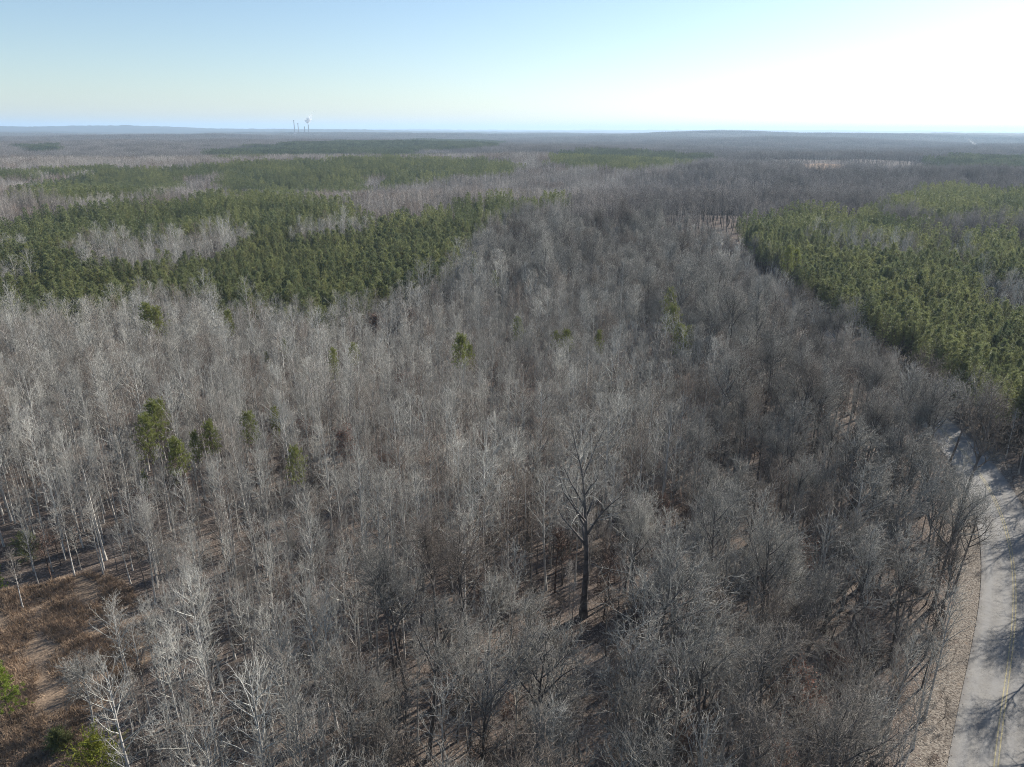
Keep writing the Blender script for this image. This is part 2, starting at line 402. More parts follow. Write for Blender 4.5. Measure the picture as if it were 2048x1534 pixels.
# ------------------------------------------------------------------ scatter of uncountable woods
PROTO = bpy.data.collections.new('prototypes')          # not linked to the scene
def proto(name, mb, mats):
    o = bpy.data.objects.new(name, mb.mesh(name, mats)); PROTO.objects.link(o); return o
def both(T, C):
    m = MB(); m.add(T, (0, 0, 0), 0, 1)
    n0 = (len(m.f3), len(m.f4))
    m.add(C, (0, 0, 0), 0, 1)
    m.f3 = [(f, 0 if i < n0[0] else 1) for i, (f, _) in enumerate(m.f3)]
    m.f4 = [(f, 0 if i < n0[1] else 1) for i, (f, _) in enumerate(m.f4)]
    return m
def scatter(name, protos, pts, rot, scl, rng):
    """ONE object whose geometry nodes put the prototype meshes on its points"""
    me = bpy.data.meshes.new(name); me.vertices.add(len(pts)); me.vertices.foreach_set('co', np.asarray(pts, np.float32).ravel())
    a = me.attributes.new('rot', 'FLOAT_VECTOR', 'POINT'); a.data.foreach_set('vector', np.asarray(rot, np.float32).ravel())
    a = me.attributes.new('scl', 'FLOAT', 'POINT'); a.data.foreach_set('value', np.asarray(scl, np.float32).ravel())
    a = me.attributes.new('idx', 'INT', 'POINT'); a.data.foreach_set('value', rng.integers(0, len(protos), len(pts)).astype(np.int32))
    me.update()
    o = link(name, me)
    g = bpy.data.node_groups.new(name, 'GeometryNodeTree')
    g.interface.new_socket('Geometry', in_out='INPUT', socket_type='NodeSocketGeometry')
    g.interface.new_socket('Geometry', in_out='OUTPUT', socket_type='NodeSocketGeometry')
    gi, go = g.nodes.new('NodeGroupInput'), g.nodes.new('NodeGroupOutput')
    io = g.nodes.new('GeometryNodeInstanceOnPoints'); jo = g.nodes.new('GeometryNodeJoinGeometry')
    for p in protos:
        oi = g.nodes.new('GeometryNodeObjectInfo'); oi.inputs['Object'].default_value = p
        ti = g.nodes.new('GeometryNodeGeometryToInstance')
        g.links.new(oi.outputs['Geometry'], ti.inputs[0]); g.links.new(ti.outputs[0], jo.inputs[0])
    def attr(n, t):
        x = g.nodes.new('GeometryNodeInputNamedAttribute'); x.data_type = t; x.inputs['Name'].default_value = n
        return [s for s in x.outputs if s.enabled and s.name == 'Attribute'][0]
    g.links.new(gi.outputs[0], io.inputs['Points']); g.links.new(jo.outputs[0], io.inputs['Instance'])
    io.inputs['Pick Instance'].default_value = True
    g.links.new(attr('idx', 'INT'), io.inputs['Instance Index'])
    g.links.new(attr('rot', 'FLOAT_VECTOR'), io.inputs['Rotation'])
    g.links.new(attr('scl', 'FLOAT'), io.inputs['Scale'])
    g.links.new(io.outputs[0], go.inputs[0])
    md = o.modifiers.new('scatter', 'NODES'); md.node_group = g
    return o

# ------------------------------------------------------------------ the road and its ground
ROAD_PX = [(1975, 1700), (1988, 1534), (1994, 1479), (2015, 1357), (2031, 1251), (2034, 1145), (2028, 1113), (2010, 1038), (1990, 990), (1962, 948), (1925, 900), (1870, 845), (1815, 800), (1755, 757), (1690, 705), (1625, 655), (1560, 604), (1500, 553), (1458, 508), (1434, 472)]
rp = np.array([ground_at(a, b) for a, b in ROAD_PX])[:, :2]
def catmull(p, m):
    out = []
    q = np.vstack([2 * p[0] - p[1], p, 2 * p[-1] - p[-2]])
    for i in range(1, len(q) - 2):
        for t in np.linspace(0, 1, m, endpoint=False):
            a, b, c, d = q[i - 1], q[i], q[i + 1], q[i + 2]
            out.append(.5 * ((2 * b) + (c - a) * t + (2 * a - 5 * b + 4 * c - d) * t * t + (3 * b - a - 3 * c + d) * t ** 3))
    out.append(p[-1]); return np.array(out)
# smooth the traced line, then extend it behind the camera
rl = catmull(rp, 12)
s = np.concatenate([[0], np.cumsum(np.linalg.norm(np.diff(rl, axis=0), axis=1))])
su = np.arange(0, s[-1], 2.0)
rl = np.stack([np.interp(su, s, rl[:, 0]), np.interp(su, s, rl[:, 1])], 1)
for _ in range(40): rl[1:-1] = .5 * rl[1:-1] + .25 * (rl[:-2] + rl[2:])
d0 = rl[0] - rl[4]; d0 /= np.linalg.norm(d0)
rl = np.vstack([[rl[0] + d0 * 3.0 * i for i in range(30, 0, -1)], rl])
tg = np.gradient(rl, axis=0); tg /= np.linalg.norm(tg, axis=1, keepdims=True); nr = np.stack([tg[:, 1], -tg[:, 0]], 1)   # to the right
def road_dist(x, y):
    x = np.asarray(x, float).ravel(); y = np.asarray(y, float).ravel(); out = np.empty(len(x)); sd_ = np.empty(len(x))
    for i in range(0, len(x), 4000):
        dx = x[i:i + 4000, None] - rl[None, :, 0]; dy = y[i:i + 4000, None] - rl[None, :, 1]
        d2 = dx * dx + dy * dy; j = d2.argmin(1); out[i:i + 4000] = np.sqrt(d2[np.arange(len(j)), j])
        sd_[i:i + 4000] = dx[np.arange(len(j)), j] * nr[j, 0] + dy[np.arange(len(j)), j] * nr[j, 1]
    return out, sd_

def ribbon(name, o0, o1, lift, m, cols=2, i0=0, i1=None):
    mb = MB(); L = rl[i0:i1]; N = nr[i0:i1]
    of = np.linspace(o0, o1, cols)
    V = np.zeros((len(L), cols, 3))
    for c, o in enumerate(of):
        V[:, c, :2] = L + N * o; V[:, c, 2] = H(L[:, 0], L[:, 1]) + lift
    i = np.arange(len(L) - 1)[:, None] * cols; k = np.arange(cols - 1)[None]
    q = np.stack([i + k, i + k + 1, i + cols + k + 1, i + cols + k], -1).reshape(-1, 4)
    mb.v.append(V.reshape(-1, 3)); mb.f4.append((q, 0)); mb.n = V.size // 3
    return link(name, mb.mesh(name, [m]))

def ground_mat(name, c1, c2, c3, s1, s2, bump=0.3, areas=(), soft=(.3, .7)):
    m = bpy.data.materials.new(name); m.use_nodes = True; t = m.node_tree; b = t.nodes['Principled BSDF']
    b.inputs['Roughness'].default_value = .95; b.inputs['Specular IOR Level'].default_value = .1
    g = t.nodes.new('ShaderNodeNewGeometry')
    n1 = t.nodes.new('ShaderNodeTexNoise'); n1.inputs['Scale'].default_value = s1; n1.inputs['Detail'].default_value = 5
    n2 = t.nodes.new('ShaderNodeTexNoise'); n2.inputs['Scale'].default_value = s2; n2.inputs['Detail'].default_value = 4
    for n in (n1, n2): t.links.new(g.outputs['Position'], n.inputs['Vector'])
    def rng_(src, lo, hi):
        r = t.nodes.new('ShaderNodeMapRange'); r.inputs['From Min'].default_value = lo; r.inputs['From Max'].default_value = hi
        t.links.new(src, r.inputs['Value']); return r.outputs[0]
    m1 = t.nodes.new('ShaderNodeMix'); m1.data_type = 'RGBA'; m1.inputs[6].default_value = (*c1, 1); m1.inputs[7].default_value = (*c2, 1)
    t.links.new(rng_(n1.outputs['Fac'], .38, .62), m1.inputs[0])
    m2 = t.nodes.new('ShaderNodeMix'); m2.data_type = 'RGBA'; m2.inputs[7].default_value = (*c3, 1)
    t.links.new(m1.outputs[2], m2.inputs[6]); t.links.new(rng_(n2.outputs['Fac'], .48, .66), m2.inputs[0])
    out = m2.outputs[2]
    for an, ca, cb in areas:      # where the litter or grass itself is of another colour
        at = t.nodes.new('ShaderNodeAttribute'); at.attribute_name = an
        ed = t.nodes.new('ShaderNodeMath'); ed.operation = 'MULTIPLY_ADD'; ed.inputs[1].default_value = 1.0
        nn = t.nodes.new('ShaderNodeMath'); nn.operation = 'MULTIPLY_ADD'; nn.inputs[1].default_value = 2.4; nn.inputs[2].default_value = -1.2
        n3 = t.nodes.new('ShaderNodeTexNoise'); n3.inputs['Scale'].default_value = .9; n3.inputs['Detail'].default_value = 5
        t.links.new(g.outputs['Position'], n3.inputs['Vector']); t.links.new(n3.outputs['Fac'], nn.inputs[0])
        t.links.new(at.outputs['Fac'], ed.inputs[0]); t.links.new(nn.outputs[0], ed.inputs[2])
        mc = t.nodes.new('ShaderNodeMix'); mc.data_type = 'RGBA'; mc.inputs[6].default_value = (*ca, 1); mc.inputs[7].default_value = (*cb, 1)
        t.links.new(rng_(n2.outputs['Fac'], .4, .62), mc.inputs[0])
        ma = t.nodes.new('ShaderNodeMix'); ma.data_type = 'RGBA'
        t.links.new(rng_(ed.outputs[0], *soft), ma.inputs[0]); t.links.new(out, ma.inputs[6]); t.links.new(mc.outputs[2], ma.inputs[7]); out = ma.outputs[2]
    t.links.new(out, b.inputs['Base Color'])
    bp = t.nodes.new('ShaderNodeBump'); bp.inputs['Strength'].default_value = bump; bp.inputs['Distance'].default_value = .15
    t.links.new(n2.outputs['Fac'], bp.inputs['Height']); t.links.new(bp.outputs[0], b.inputs['Normal'])
    m['out'] = 0
    return m
M['floor'] = ground_mat('leaf_floor', (0.085, 0.065, 0.052), (0.13, 0.102, 0.083), (0.22, 0.178, 0.148), .12, 5.0, .2, areas=(('litter', (0.115, 0.096, 0.078), (0.265, 0.232, 0.192)), ('straw', (0.165, 0.12, 0.085), (0.30, 0.22, 0.15))))
M['verge'] = ground_mat('verge_leaves', (0.22, 0.17, 0.14), (0.33, 0.275, 0.235), (0.42, 0.36, 0.315), .3, 4.0, .7)
M['asphalt'] = ground_mat('asphalt', (0.24, 0.228, 0.208), (0.275, 0.262, 0.24), (0.195, 0.186, 0.172), .35, 7.0, .08, areas=(('track', (0.27, 0.264, 0.252), (0.285, 0.278, 0.266)), ('edge', (0.13, 0.12, 0.11), (0.19, 0.175, 0.16))), soft=(.0, 1.0))
M['clearing'] = ground_mat('dry_clearing', (0.26, 0.165, 0.10), (0.20, 0.135, 0.09), (0.30, 0.205, 0.13), .02, .2, .2)
M['yellow'] = ground_mat('road_yellow', (0.42, 0.36, 0.21), (0.36, 0.32, 0.20), (0.27, 0.25, 0.19), .6, 5.0, .05)
M['far'] = ground_mat('far_canopy', (0.055, 0.05, 0.045), (0.04, 0.042, 0.036), (0.07, 0.06, 0.052), .0016, .02, .4)  # darkened: shade between the crowns is painted into the sheet's colour

# terrain sheet: rings round the camera, fine in front
th_f = np.linspace(-52, 52, 209); th_b = np.linspace(52, 308, 65)[1:-1]
th = np.radians(np.concatenate([th_f, th_b])); rr = np.concatenate([np.arange(0.5, 12, 4), np.arange(14, 130, 2.0), np.geomspace(130, 30000, 190)])
X = rr[:, None] * np.sin(th)[None]; Y = rr[:, None] * np.cos(th)[None]
TZ = H(X, Y)
ZMIN = float(TZ.min())
gb = MB(); n = len(th)
i = np.arange(len(rr) - 1)[:, None] * n; k = np.arange(n)[None]; k2 = (k + 1) % n
gb.v.append(np.stack([X, Y, TZ], -1).reshape(-1, 3)); gb.n = X.size
gb.f4.append((np.stack([i + k, i + n + k, i + n + k2, i + k2], -1).reshape(-1, 4), 0))
gme = gb.mesh('ground', [M['floor']])
rd_, rs_ = road_dist(X.ravel(), Y.ravel())
GRASS = [(-600, 1190), (-80, 1190), (60, 1175), (170, 1146), (240, 1158), (285, 1200), (318, 1255), (300, 1330), (225, 1390), (170, 1440), (170, 1500), (330, 1720), (330, 2300), (-900, 2300)]
GRASS_G = np.array([ground_at(a, b)[:2] for a, b in GRASS])
gme.attributes.new('litter', 'FLOAT', 'POINT').data.foreach_set('value', (1 - sstep(3.8, 8.5, rd_)).astype(np.float32))
gme.attributes.new('straw', 'FLOAT', 'POINT').data.foreach_set('value', inpoly(X.ravel(), Y.ravel(), GRASS_G).astype(np.float32))
ground = tag(link('ground', gme), kind='structure')
# the verge of leaves, the asphalt and its double line are sheets over the ground
ro = ribbon('road', -3.35, 3.35, .10, M['asphalt'], 21)
cols_ = np.linspace(-3.35, 3.35, 21); tr_ = np.exp(-((np.abs(np.abs(cols_) - 1.65) - .8) / .35) ** 2) * .7
ro.data.attributes.new('track', 'FLOAT', 'POINT').data.foreach_set('value', np.tile(tr_, len(rl)).astype(np.float32))
ed_ = np.clip((np.abs(cols_) - 2.9) / .4, 0, 1) * .55
ro.data.attributes.new('edge', 'FLOAT', 'POINT').data.foreach_set('value', np.tile(ed_, len(rl)).astype(np.float32))
tag(ro, kind='structure')
tag(ribbon('road_marking', -.19, -.09, .108, M['yellow'], 2), kind='structure')
tag(ribbon('road_marking', .09, .19, .108, M['yellow'], 2), kind='structure')
# the wooded country past the last trees one can tell apart
fr = np.geomspace(6100, 29500, 66); fth = np.radians(np.linspace(-50, 50, 420))
FX = fr[:, None] * np.sin(fth)[None]; FY = fr[:, None] * np.cos(fth)[None]
rgf = np.random.default_rng(3)
FZ = H(FX, FY) + 7 + rgf.uniform(-3, 4, FX.shape) * np.clip(fr[:, None] / 9000, .6, 2)
FZ[0] -= 12
fb = MB(); n = len(fth); i = np.arange(len(fr) - 1)[:, None] * n; k = np.arange(n - 1)[None]
fb.v.append(np.stack([FX, FY, FZ], -1).reshape(-1, 3)); fb.n = FX.size
fb.f4.append((np.stack([i + k, i + n + k, i + n + k + 1, i + k + 1], -1).reshape(-1, 4), 0))
tag(link('distant_forest', fb.mesh('distant_forest', [M['far']])), 'blue grey wooded hills reaching to the horizon', 'forest', kind='stuff')

# ------------------------------------------------------------------ where each kind of tree grows (areas of the photo, canopy height)
PINES = [
    [(-400, 618), (0, 626), (120, 628), (200, 614), (280, 602), (330, 574), (400, 582), (430, 612), (520, 622), (600, 628), (650, 620), (730, 600), (820, 566), (892, 528), (948, 476), (958, 440), (1060, 408), (1135, 394), (1130, 386), (1000, 389), (900, 400), (830, 412), (770, 428), (700, 402), (560, 388), (400, 390), (250, 402), (150, 414), (60, 412), (30, 425), (-60, 432), (-400, 440)],
    [(20, 385), (130, 391), (190, 385), (240, 391), (300, 388), (350, 378), (375, 350), (440, 348), (455, 372), (480, 382), (560, 384), (640, 388), (730, 386), (738, 345), (752, 340), (770, 372), (840, 364), (900, 352), (1030, 346), (1050, 330), (1010, 318), (850, 313), (700, 313), (560, 318), (420, 326), (300, 334), (150, 330), (60, 340), (-200, 336), (-200, 352), (60, 352), (100, 345), (130, 352), (60, 372)],
    [(1086, 312), (1190, 299), (1290, 304), (1405, 311), (1400, 321), (1310, 334), (1200, 331), (1100, 326)],
    [(412, 306), (470, 296), (560, 288), (700, 282), (860, 280), (1012, 283), (1000, 291), (860, 298), (800, 306), (600, 310), (440, 314)],
    [(1478, 442), (1540, 420), (1640, 409), (1750, 409), (1800, 392), (1850, 374), (1890, 369), (2048, 379), (2500, 400), (2500, 900), (2048, 770), (1990, 756), (1945, 738), (1900, 702), (1800, 662), (1740, 630), (1650, 562), (1590, 528), (1560, 512), (1500, 472)],
    [(1860, 322), (1930, 313), (2060, 314), (2400, 318), (2400, 340), (2048, 336), (1880, 336)],
    [(45, 292), (70, 288), (100, 290), (100, 296), (60, 298)],
]
BARE_HOLES = [
    [(150, 478), (230, 488), (320, 474), (400, 460), (480, 452), (520, 464), (450, 488), (300, 514), (165, 522)],
    [(590, 446), (700, 430), (765, 440), (705, 462), (600, 462)],
    [(-100, 482), (34, 482), (40, 492), (-100, 497)], [(-100, 540), (44, 534), (52, 550), (-100, 556)],
    [(128, 352), (160, 343), (170, 352), (135, 360)], [(1715, 470), (1800, 474), (1870, 496), (1860, 506), (1780, 500)],
    [(1880, 478), (1940, 484), (1955, 526), (1895, 520)], [(1930, 546), (1985, 536), (2090, 556), (2090, 612), (1990, 596)],
    [(1590, 455), (1640, 452), (1700, 475), (1640, 474)], [(1700, 640), (1760, 640), (1850, 700), (1790, 700)],
    [(1765, 413), (1900, 425), (2100, 438), (2100, 470), (1900, 456), (1785, 437)], [(1605, 450), (1700, 465), (1800, 488), (1870, 499), (1885, 516), (1790, 510), (1690, 487), (1605, 468)],
]
OAKS = [(960, 445), (1060, 410), (1200, 392), (1480, 300), (2600, 262), (2600, 1900), (640, 1900), (700, 1300), (830, 1080), (1080, 955), (1250, 935), (1430, 900), (1450, 860), (1430, 780), (1390, 690), (1330, 560), (1200, 545), (1000, 520), (940, 500)]
CLEAR = [[(1595, 331), (1640, 328), (1690, 331), (1692, 341), (1640, 343), (1600, 338)], [(1693, 344), (1800, 343), (1896, 344), (1900, 349), (1800, 348), (1700, 348)], [(1905, 350), (1960, 356), (1985, 364), (1930, 356)]]


rng = np.random.default_rng(11)
def jitter_points(step, r0, r1, amp=.45, half=46):
    """jittered grid inside the view's wedge (with a margin) between two ranges"""
    n = int(2 * r1 / step) + 2
    gx = (np.arange(n) - n / 2) * step; gy = np.arange(int((r1 + 60) / step)) * step - 10
    x, y = np.meshgrid(gx, gy); x = x.ravel() + rng.uniform(-amp, amp, x.size) * step; y = y.ravel() + rng.uniform(-amp, amp, y.size) * step
    r = np.hypot(x, y); a = np.degrees(np.arctan2(np.abs(x), y + 14))
    k_ = (r >= r0) & (r < r1) & (a < half) & (y > 8)
    return x[k_], y[k_]
def classify(x, y, top, jit=4):
    z = H(x, y)
    px, py, d = project(np.stack([x, y, z + top], 1))
    nx, ny = rng.normal(0, jit, len(x)), rng.normal(0, jit * .35, len(x))
    wq = FPX / np.maximum(d, 40)      # ragged stand edges: metres to pixels
    nx = nx + wq * (3 * np.sin(x / 11 + y / 17) + 1.5 * np.sin(x / 5.1 - y / 7.3 + 1)); ny = ny + wq * (1.0 * np.sin(x / 9 + 2) * np.sin(y / 21) + rng.normal(0, .35, len(x)))
    hx, hy = nx + wq * rng.normal(0, 2.0, len(x)), ny + wq * rng.normal(0, .6, len(x))
    pine_ = np.zeros(len(x), bool)
    for p in PINES: pine_ |= inpoly(px + nx, py + ny, p)
    for p in BARE_HOLES: pine_ &= ~inpoly(px + hx, py + hy, p)
    oak_ = inpoly(px + nx + rng.normal(0, 22, len(x)), py + ny + rng.normal(0, 12, len(x)), OAKS) & ~pine_
    gx, gy, _ = project(np.stack([x, y, z], 1))
    cl = np.zeros(len(x), bool)
    for p in CLEAR: cl |= inpoly(gx, gy, p) | inpoly(px, py, p)
    grass_ = inpoly(x, y, GRASS_G)
    if top > 14:      # broad crowns keep clear of the stand's edge
        for p in PINES:
            for ex, ey in ((2.5, 0), (-2.5, 0), (2, -1), (-2, -1)): pine_ |= inpoly(px + wq * ex, py + wq * ey, p)
    return z, px, py, d, pine_, oak_, cl, grass_

# ------------------------------------------------------------------ prototypes
SL = [slender(100 + i, 2, h=[12, 13, 11, 12.5, 10, 14, 11.5, 9, 12.5][i]) for i in range(9)]
OK_ = [oak(200 + i, 2, h=[16, 18, 15, 17, 19, 13, 16, 14.5][i], spread=[1, .85, 1.1, 1, .9, 1.15, .75, .95][i]) for i in range(8)]
PN = [pine(300 + i, 2, h=[12, 12.6, 11.4, 13, 12][i], width=[1.15, 1.05, 1.2, 1.25, 1.1][i]) for i in range(5)]
PM = [M['pale_bark'], M['pale_twig']]; OM = [M['oak_bark'], M['oak_twig']]; NM = [M['pine_bark'], M['needles']]
p_sl = [proto('slender', both(*t), PM) for t in SL]
p_ok = [proto('oak', both(*t), OM) for t in OK_]
p_pn = [proto('pine', both(*t), NM) for t in PN]
p_un = [proto('sapling', both(*oak(400 + i, 1, h=6.5, spread=.85)), [M['brush_twig'], M['brush_twig']]) for i in range(5)]
p_us = [proto('sapling', both(*slender(420 + i, 2, h=7.0)), [M['oak_bark'], M['mid_twig']]) for i in range(3)]
FM = [M['far_bark'], M['far_twig']]
def clump(kinds, size, step, seed, mats, jitter=.45, big=1.0):
    """a small patch of simpler trees in one mesh, for woods farther off"""
    r = np.random.default_rng(seed); m = MB(); n_ = int(round(size / step))
    for a in range(n_):
        for b in range(n_):
            x = (a + .5) * step - size / 2 + r.uniform(-jitter, jitter) * step; y = (b + .5) * step - size / 2 + r.uniform(-jitter, jitter) * step
            m.add(kinds[r.integers(len(kinds))], (x, y, 0), r.uniform(0, 6.28), big * r.uniform(.72, 1.15))
    return m
def kinds(fn, seeds, **k): return [both(*fn(s_, **k)) for s_ in seeds]
s1 = kinds(slender, range(500, 505), detail=1); o1 = kinds(oak, range(510, 515), detail=1, h=15); n1_ = kinds(pine, range(520, 525), detail=1)
s0 = kinds(slender, range(530, 534), detail=0); o0 = kinds(oak, range(540, 544), detail=0, h=14); n0_ = kinds(pine, range(550, 554), detail=0)
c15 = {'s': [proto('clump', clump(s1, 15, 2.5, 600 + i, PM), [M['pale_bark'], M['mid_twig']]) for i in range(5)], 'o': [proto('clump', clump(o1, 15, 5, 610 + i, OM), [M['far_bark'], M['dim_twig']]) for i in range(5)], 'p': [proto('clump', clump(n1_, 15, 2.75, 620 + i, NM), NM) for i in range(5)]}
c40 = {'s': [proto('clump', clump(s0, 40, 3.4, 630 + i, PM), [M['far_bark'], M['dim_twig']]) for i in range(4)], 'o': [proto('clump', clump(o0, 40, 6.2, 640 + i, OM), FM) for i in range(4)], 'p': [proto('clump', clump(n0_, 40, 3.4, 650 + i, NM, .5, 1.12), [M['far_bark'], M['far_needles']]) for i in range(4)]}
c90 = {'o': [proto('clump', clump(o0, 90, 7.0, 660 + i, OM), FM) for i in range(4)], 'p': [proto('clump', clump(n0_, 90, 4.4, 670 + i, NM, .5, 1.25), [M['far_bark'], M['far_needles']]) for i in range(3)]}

def rots(n_): return np.stack([np.zeros(n_), np.zeros(n_), rng.uniform(0, 6.283, n_)], 1)
def slopes(x, y, e):
    sx = (H(x + e, y) - H(x - e, y)) / (2 * e); sy = (H(x, y + e) - H(x, y - e)) / (2 * e)
    from mathutils import Vector as V_
    out = []
    for a, b, q in zip(sx, sy, rng.integers(0, 4, len(x))):
        nrm = V_((-a, -b, 1)).normalized()
        out.append((nrm.to_track_quat('Z', 'Y').to_matrix() @ Matrix.Rotation(q * math.pi / 2, 3, 'Z')).to_euler())
    return np.array([(e_.x, e_.y, e_.z) for e_ in out])

# ------------------------------------------------------------------ near woods, tree by tree
NEAR = 320.0
trees = {'slender': [], 'oak': [], 'pine': [], 'under': []}     # rows x, y, z, scale, px, py, depth, in frame
def in_view(x, y, z, h):
    a = project(np.stack([x, y, z + h], 1)); b = project(np.stack([x, y, z + h * .4], 1))
    ok = lambda q: (q[0] > -10) & (q[0] < 2058) & (q[1] > 0) & (q[1] < 1540) & (q[2] > 5)
    return ok(a) | ok(b)
HERO_XY = []      # places kept free for trees built by hand
SPECIAL = []      # filled below: (kind, px, py of the foot or top ...)
def foot(px, py): return ground_at(px, py)
def top_at(px, py, h): return ground_at(px, py, h)
BIG_OAK = foot(1166, 1232)
PINE_SPOTS = [  # px, py of the tip, height, width, label
    (303, 806, 14.0, 1.15, 'tallest lone green pine in the left grey wood, its crown touching another'),
    (290, 832, 13.0, 1.1, 'green pine left of the tallest lone pine in the left grey wood'),
    (318, 800, 12.5, .8, 'thin dull pine just behind the tallest lone pine in the left grey wood'),
    (352, 876, 12.0, 1.25, 'rounded bright green lone pine nearest the camera in the left grey wood'),
    (386, 866, 11.0, .8, 'narrow green pine right beside the rounded bright pine in the left grey wood'),
    (415, 845, 12.0, 1.0, 'pointed green pine second from the rounded bright pine in the left grey wood'),
    (494, 826, 11.5, 1.2, 'broad low green pine standing alone amid pale twigs left of centre'),
    (548, 816, 10.0, .7, 'small sparse pine right of the broad low pine left of centre'),
    (590, 896, 11.0, 1.1, 'open green pine alone in the grey wood left of the tall forked oak'),
    (564, 678, 11.0, .9, 'small bright pine below the left plantation edge, among reddish leaves'),
    (532, 704, 9.0, .7, 'faint small pine half hidden in twigs below the left plantation'),
    (666, 698, 12.0, .75, 'thin bright pine left of a wider pine near the middle of the wood'),
    (708, 688, 11.0, 1.1, 'wider bright pine right of a thin pine in front of the left plantation'),
    (922, 672, 15.0, 1.15, 'tall green pine standing alone at the centre of the grey wood'),
    (940, 690, 11.0, .9, 'lower pine leaning out right of the tall central pine'),
    (1036, 634, 12.0, 1.1, 'yellow green pine alone in the grey wood above the picture centre'),
    (1112, 664, 10.0, 1.1, 'darker left half of the twin low pines right of centre'),
    (1134, 660, 10.5, 1.3, 'yellow green right half of the twin low pines right of centre'),
    (1197, 664, 10.5, .85, 'short narrow pine alone right of the twin low pines'),
    (1344, 578, 16.0, 1.0, 'tall dark pine at the top of the pine group on the slender wood edge'),
    (1350, 612, 15.0, 1.2, 'middle pine of the group on the edge between slender wood and oaks'),
    (1362, 648, 14.0, 1.35, 'broad front pine of the group on the edge between slender wood and oaks'),
    (1378, 656, 12.5, 1.0, 'right hand front pine of the group on the slender wood edge'),
    (1452, 706, 9.0, .6, 'tiny yellow green pine among dark oaks right of the pine group'),
    (950, 508, 14.0, 1.0, 'yellow pine at the right tip of the left plantation beside dark oaks'),
    (990, 544, 11.0, .9, 'small yellow green pine below the right tip of the left plantation'),
    (884, 540, 11.0, .8, 'pale yellow pine at the ragged corner of the left plantation'),
    (290, 606, 16.0, 1.2, 'tall dull pine in front of the left plantation, left of its twin'),
    (308, 618, 15.0, 1.2, 'tall dull pine in front of the left plantation, right of its twin'),
    (454, 622, 13.0, 1.0, 'green pine mixed with pale trunks under the left plantation edge'),
    (1580, 494, 17.0, 1.1, 'tall dark pine at the left rim of the right plantation'),
    (1594, 500, 14.0, 1.2, 'dark bushy pine just right of the tallest pine on the right plantation rim'),
    (286, 946, 7.5, .7, 'sparse dark little pine under the rounded bright pine on the left'),
    (350, 940, 5.5, .6, 'tiny green pine at the foot of the rounded bright pine'),
]
PINE_SPOTS = [(a, b, h * 1.1, wd * .72, lb) for a, b, h, wd, lb in PINE_SPOTS]
p_ = [top_at(a, b, h) for a, b, h, *_ in PINE_SPOTS]
for q in p_: HERO_XY.append((q[0], q[1], 1.7)); HERO_XY.append((q[0] * .985, q[1] * .985, 1.3))
HERO_XY.append((BIG_OAK[0], BIG_OAK[1], 4.8)); HERO_XY.append((BIG_OAK[0] * .88, BIG_OAK[1] * .88, 5.2)); HERO_XY.append((BIG_OAK[0] * .76, BIG_OAK[1] * .76, 3.5))
EDGE = {'grass_tree': foot(47, 1219), 'spread_tree': foot(186, 1446), 'edge_pine': foot(26, 1452), 'bush': foot(212, 1600), 'dark_bush': foot(62, 1118), 'small_bush': foot(116, 1500), 'rim_pine': foot(-6, 1192)}
for q in EDGE.values(): HERO_XY.append((q[0], q[1], 3.0))
LEAFY_PX = [(1600, 1330, 7.0, 'copper leaved young tree, largest of the reddish ones, among dark oaks near the road'), (1640, 1390, 5.0, 'low copper leaved tree right beside the largest reddish one near the road'), (1560, 1480, 5.0, 'low tree with a few rusty leaves in front of the largest reddish one'),
            (1608, 1085, 5.0, 'dark red low tree in the oak shade left of the road bend'), (600, 838, 6.0, 'dark red leaved tree right of the broad low pine'), (690, 862, 6.5, 'rust leaved tree amid grey twigs left of centre'), (772, 906, 5.0, 'small rusty tree in the grey wood just left of centre'),
            (808, 738, 6.5, 'brown leaved tree in the grey wood left of the tall central pine'), (592, 664, 6.5, 'reddish brown tree right of the small bright pine under the left plantation'), (56, 818, 6.0, 'dark red tree near the left border of the grey wood'), (264, 824, 6.0, 'dark red tree left of the tallest lone pine'), (752, 630, 7.0, 'reddish tree at the foot of the left plantation'), (816, 622, 7.0, 'red brown tree right of another reddish one under the plantation'), (1230, 720, 6.0, 'faint brown tree in the grey wood right of the twin low pines')]
LEAFY_PX = [(a, b, h * 1.4, lb) for a, b, h, lb in LEAFY_PX]
lf_ = [top_at(a, b, h) for a, b, h, _ in LEAFY_PX]
for q in lf_: HERO_XY.append((q[0], q[1], 1.8)); HERO_XY.append((q[0] * .975, q[1] * .975, 1.5))
HX = np.array(HERO_XY)
def free(x, y, extra=0.0):
    k_ = np.ones(len(x), bool)
    for hx, hy, r in HX: k_ &= np.hypot(x - hx, y - hy) > r + extra
    return k_

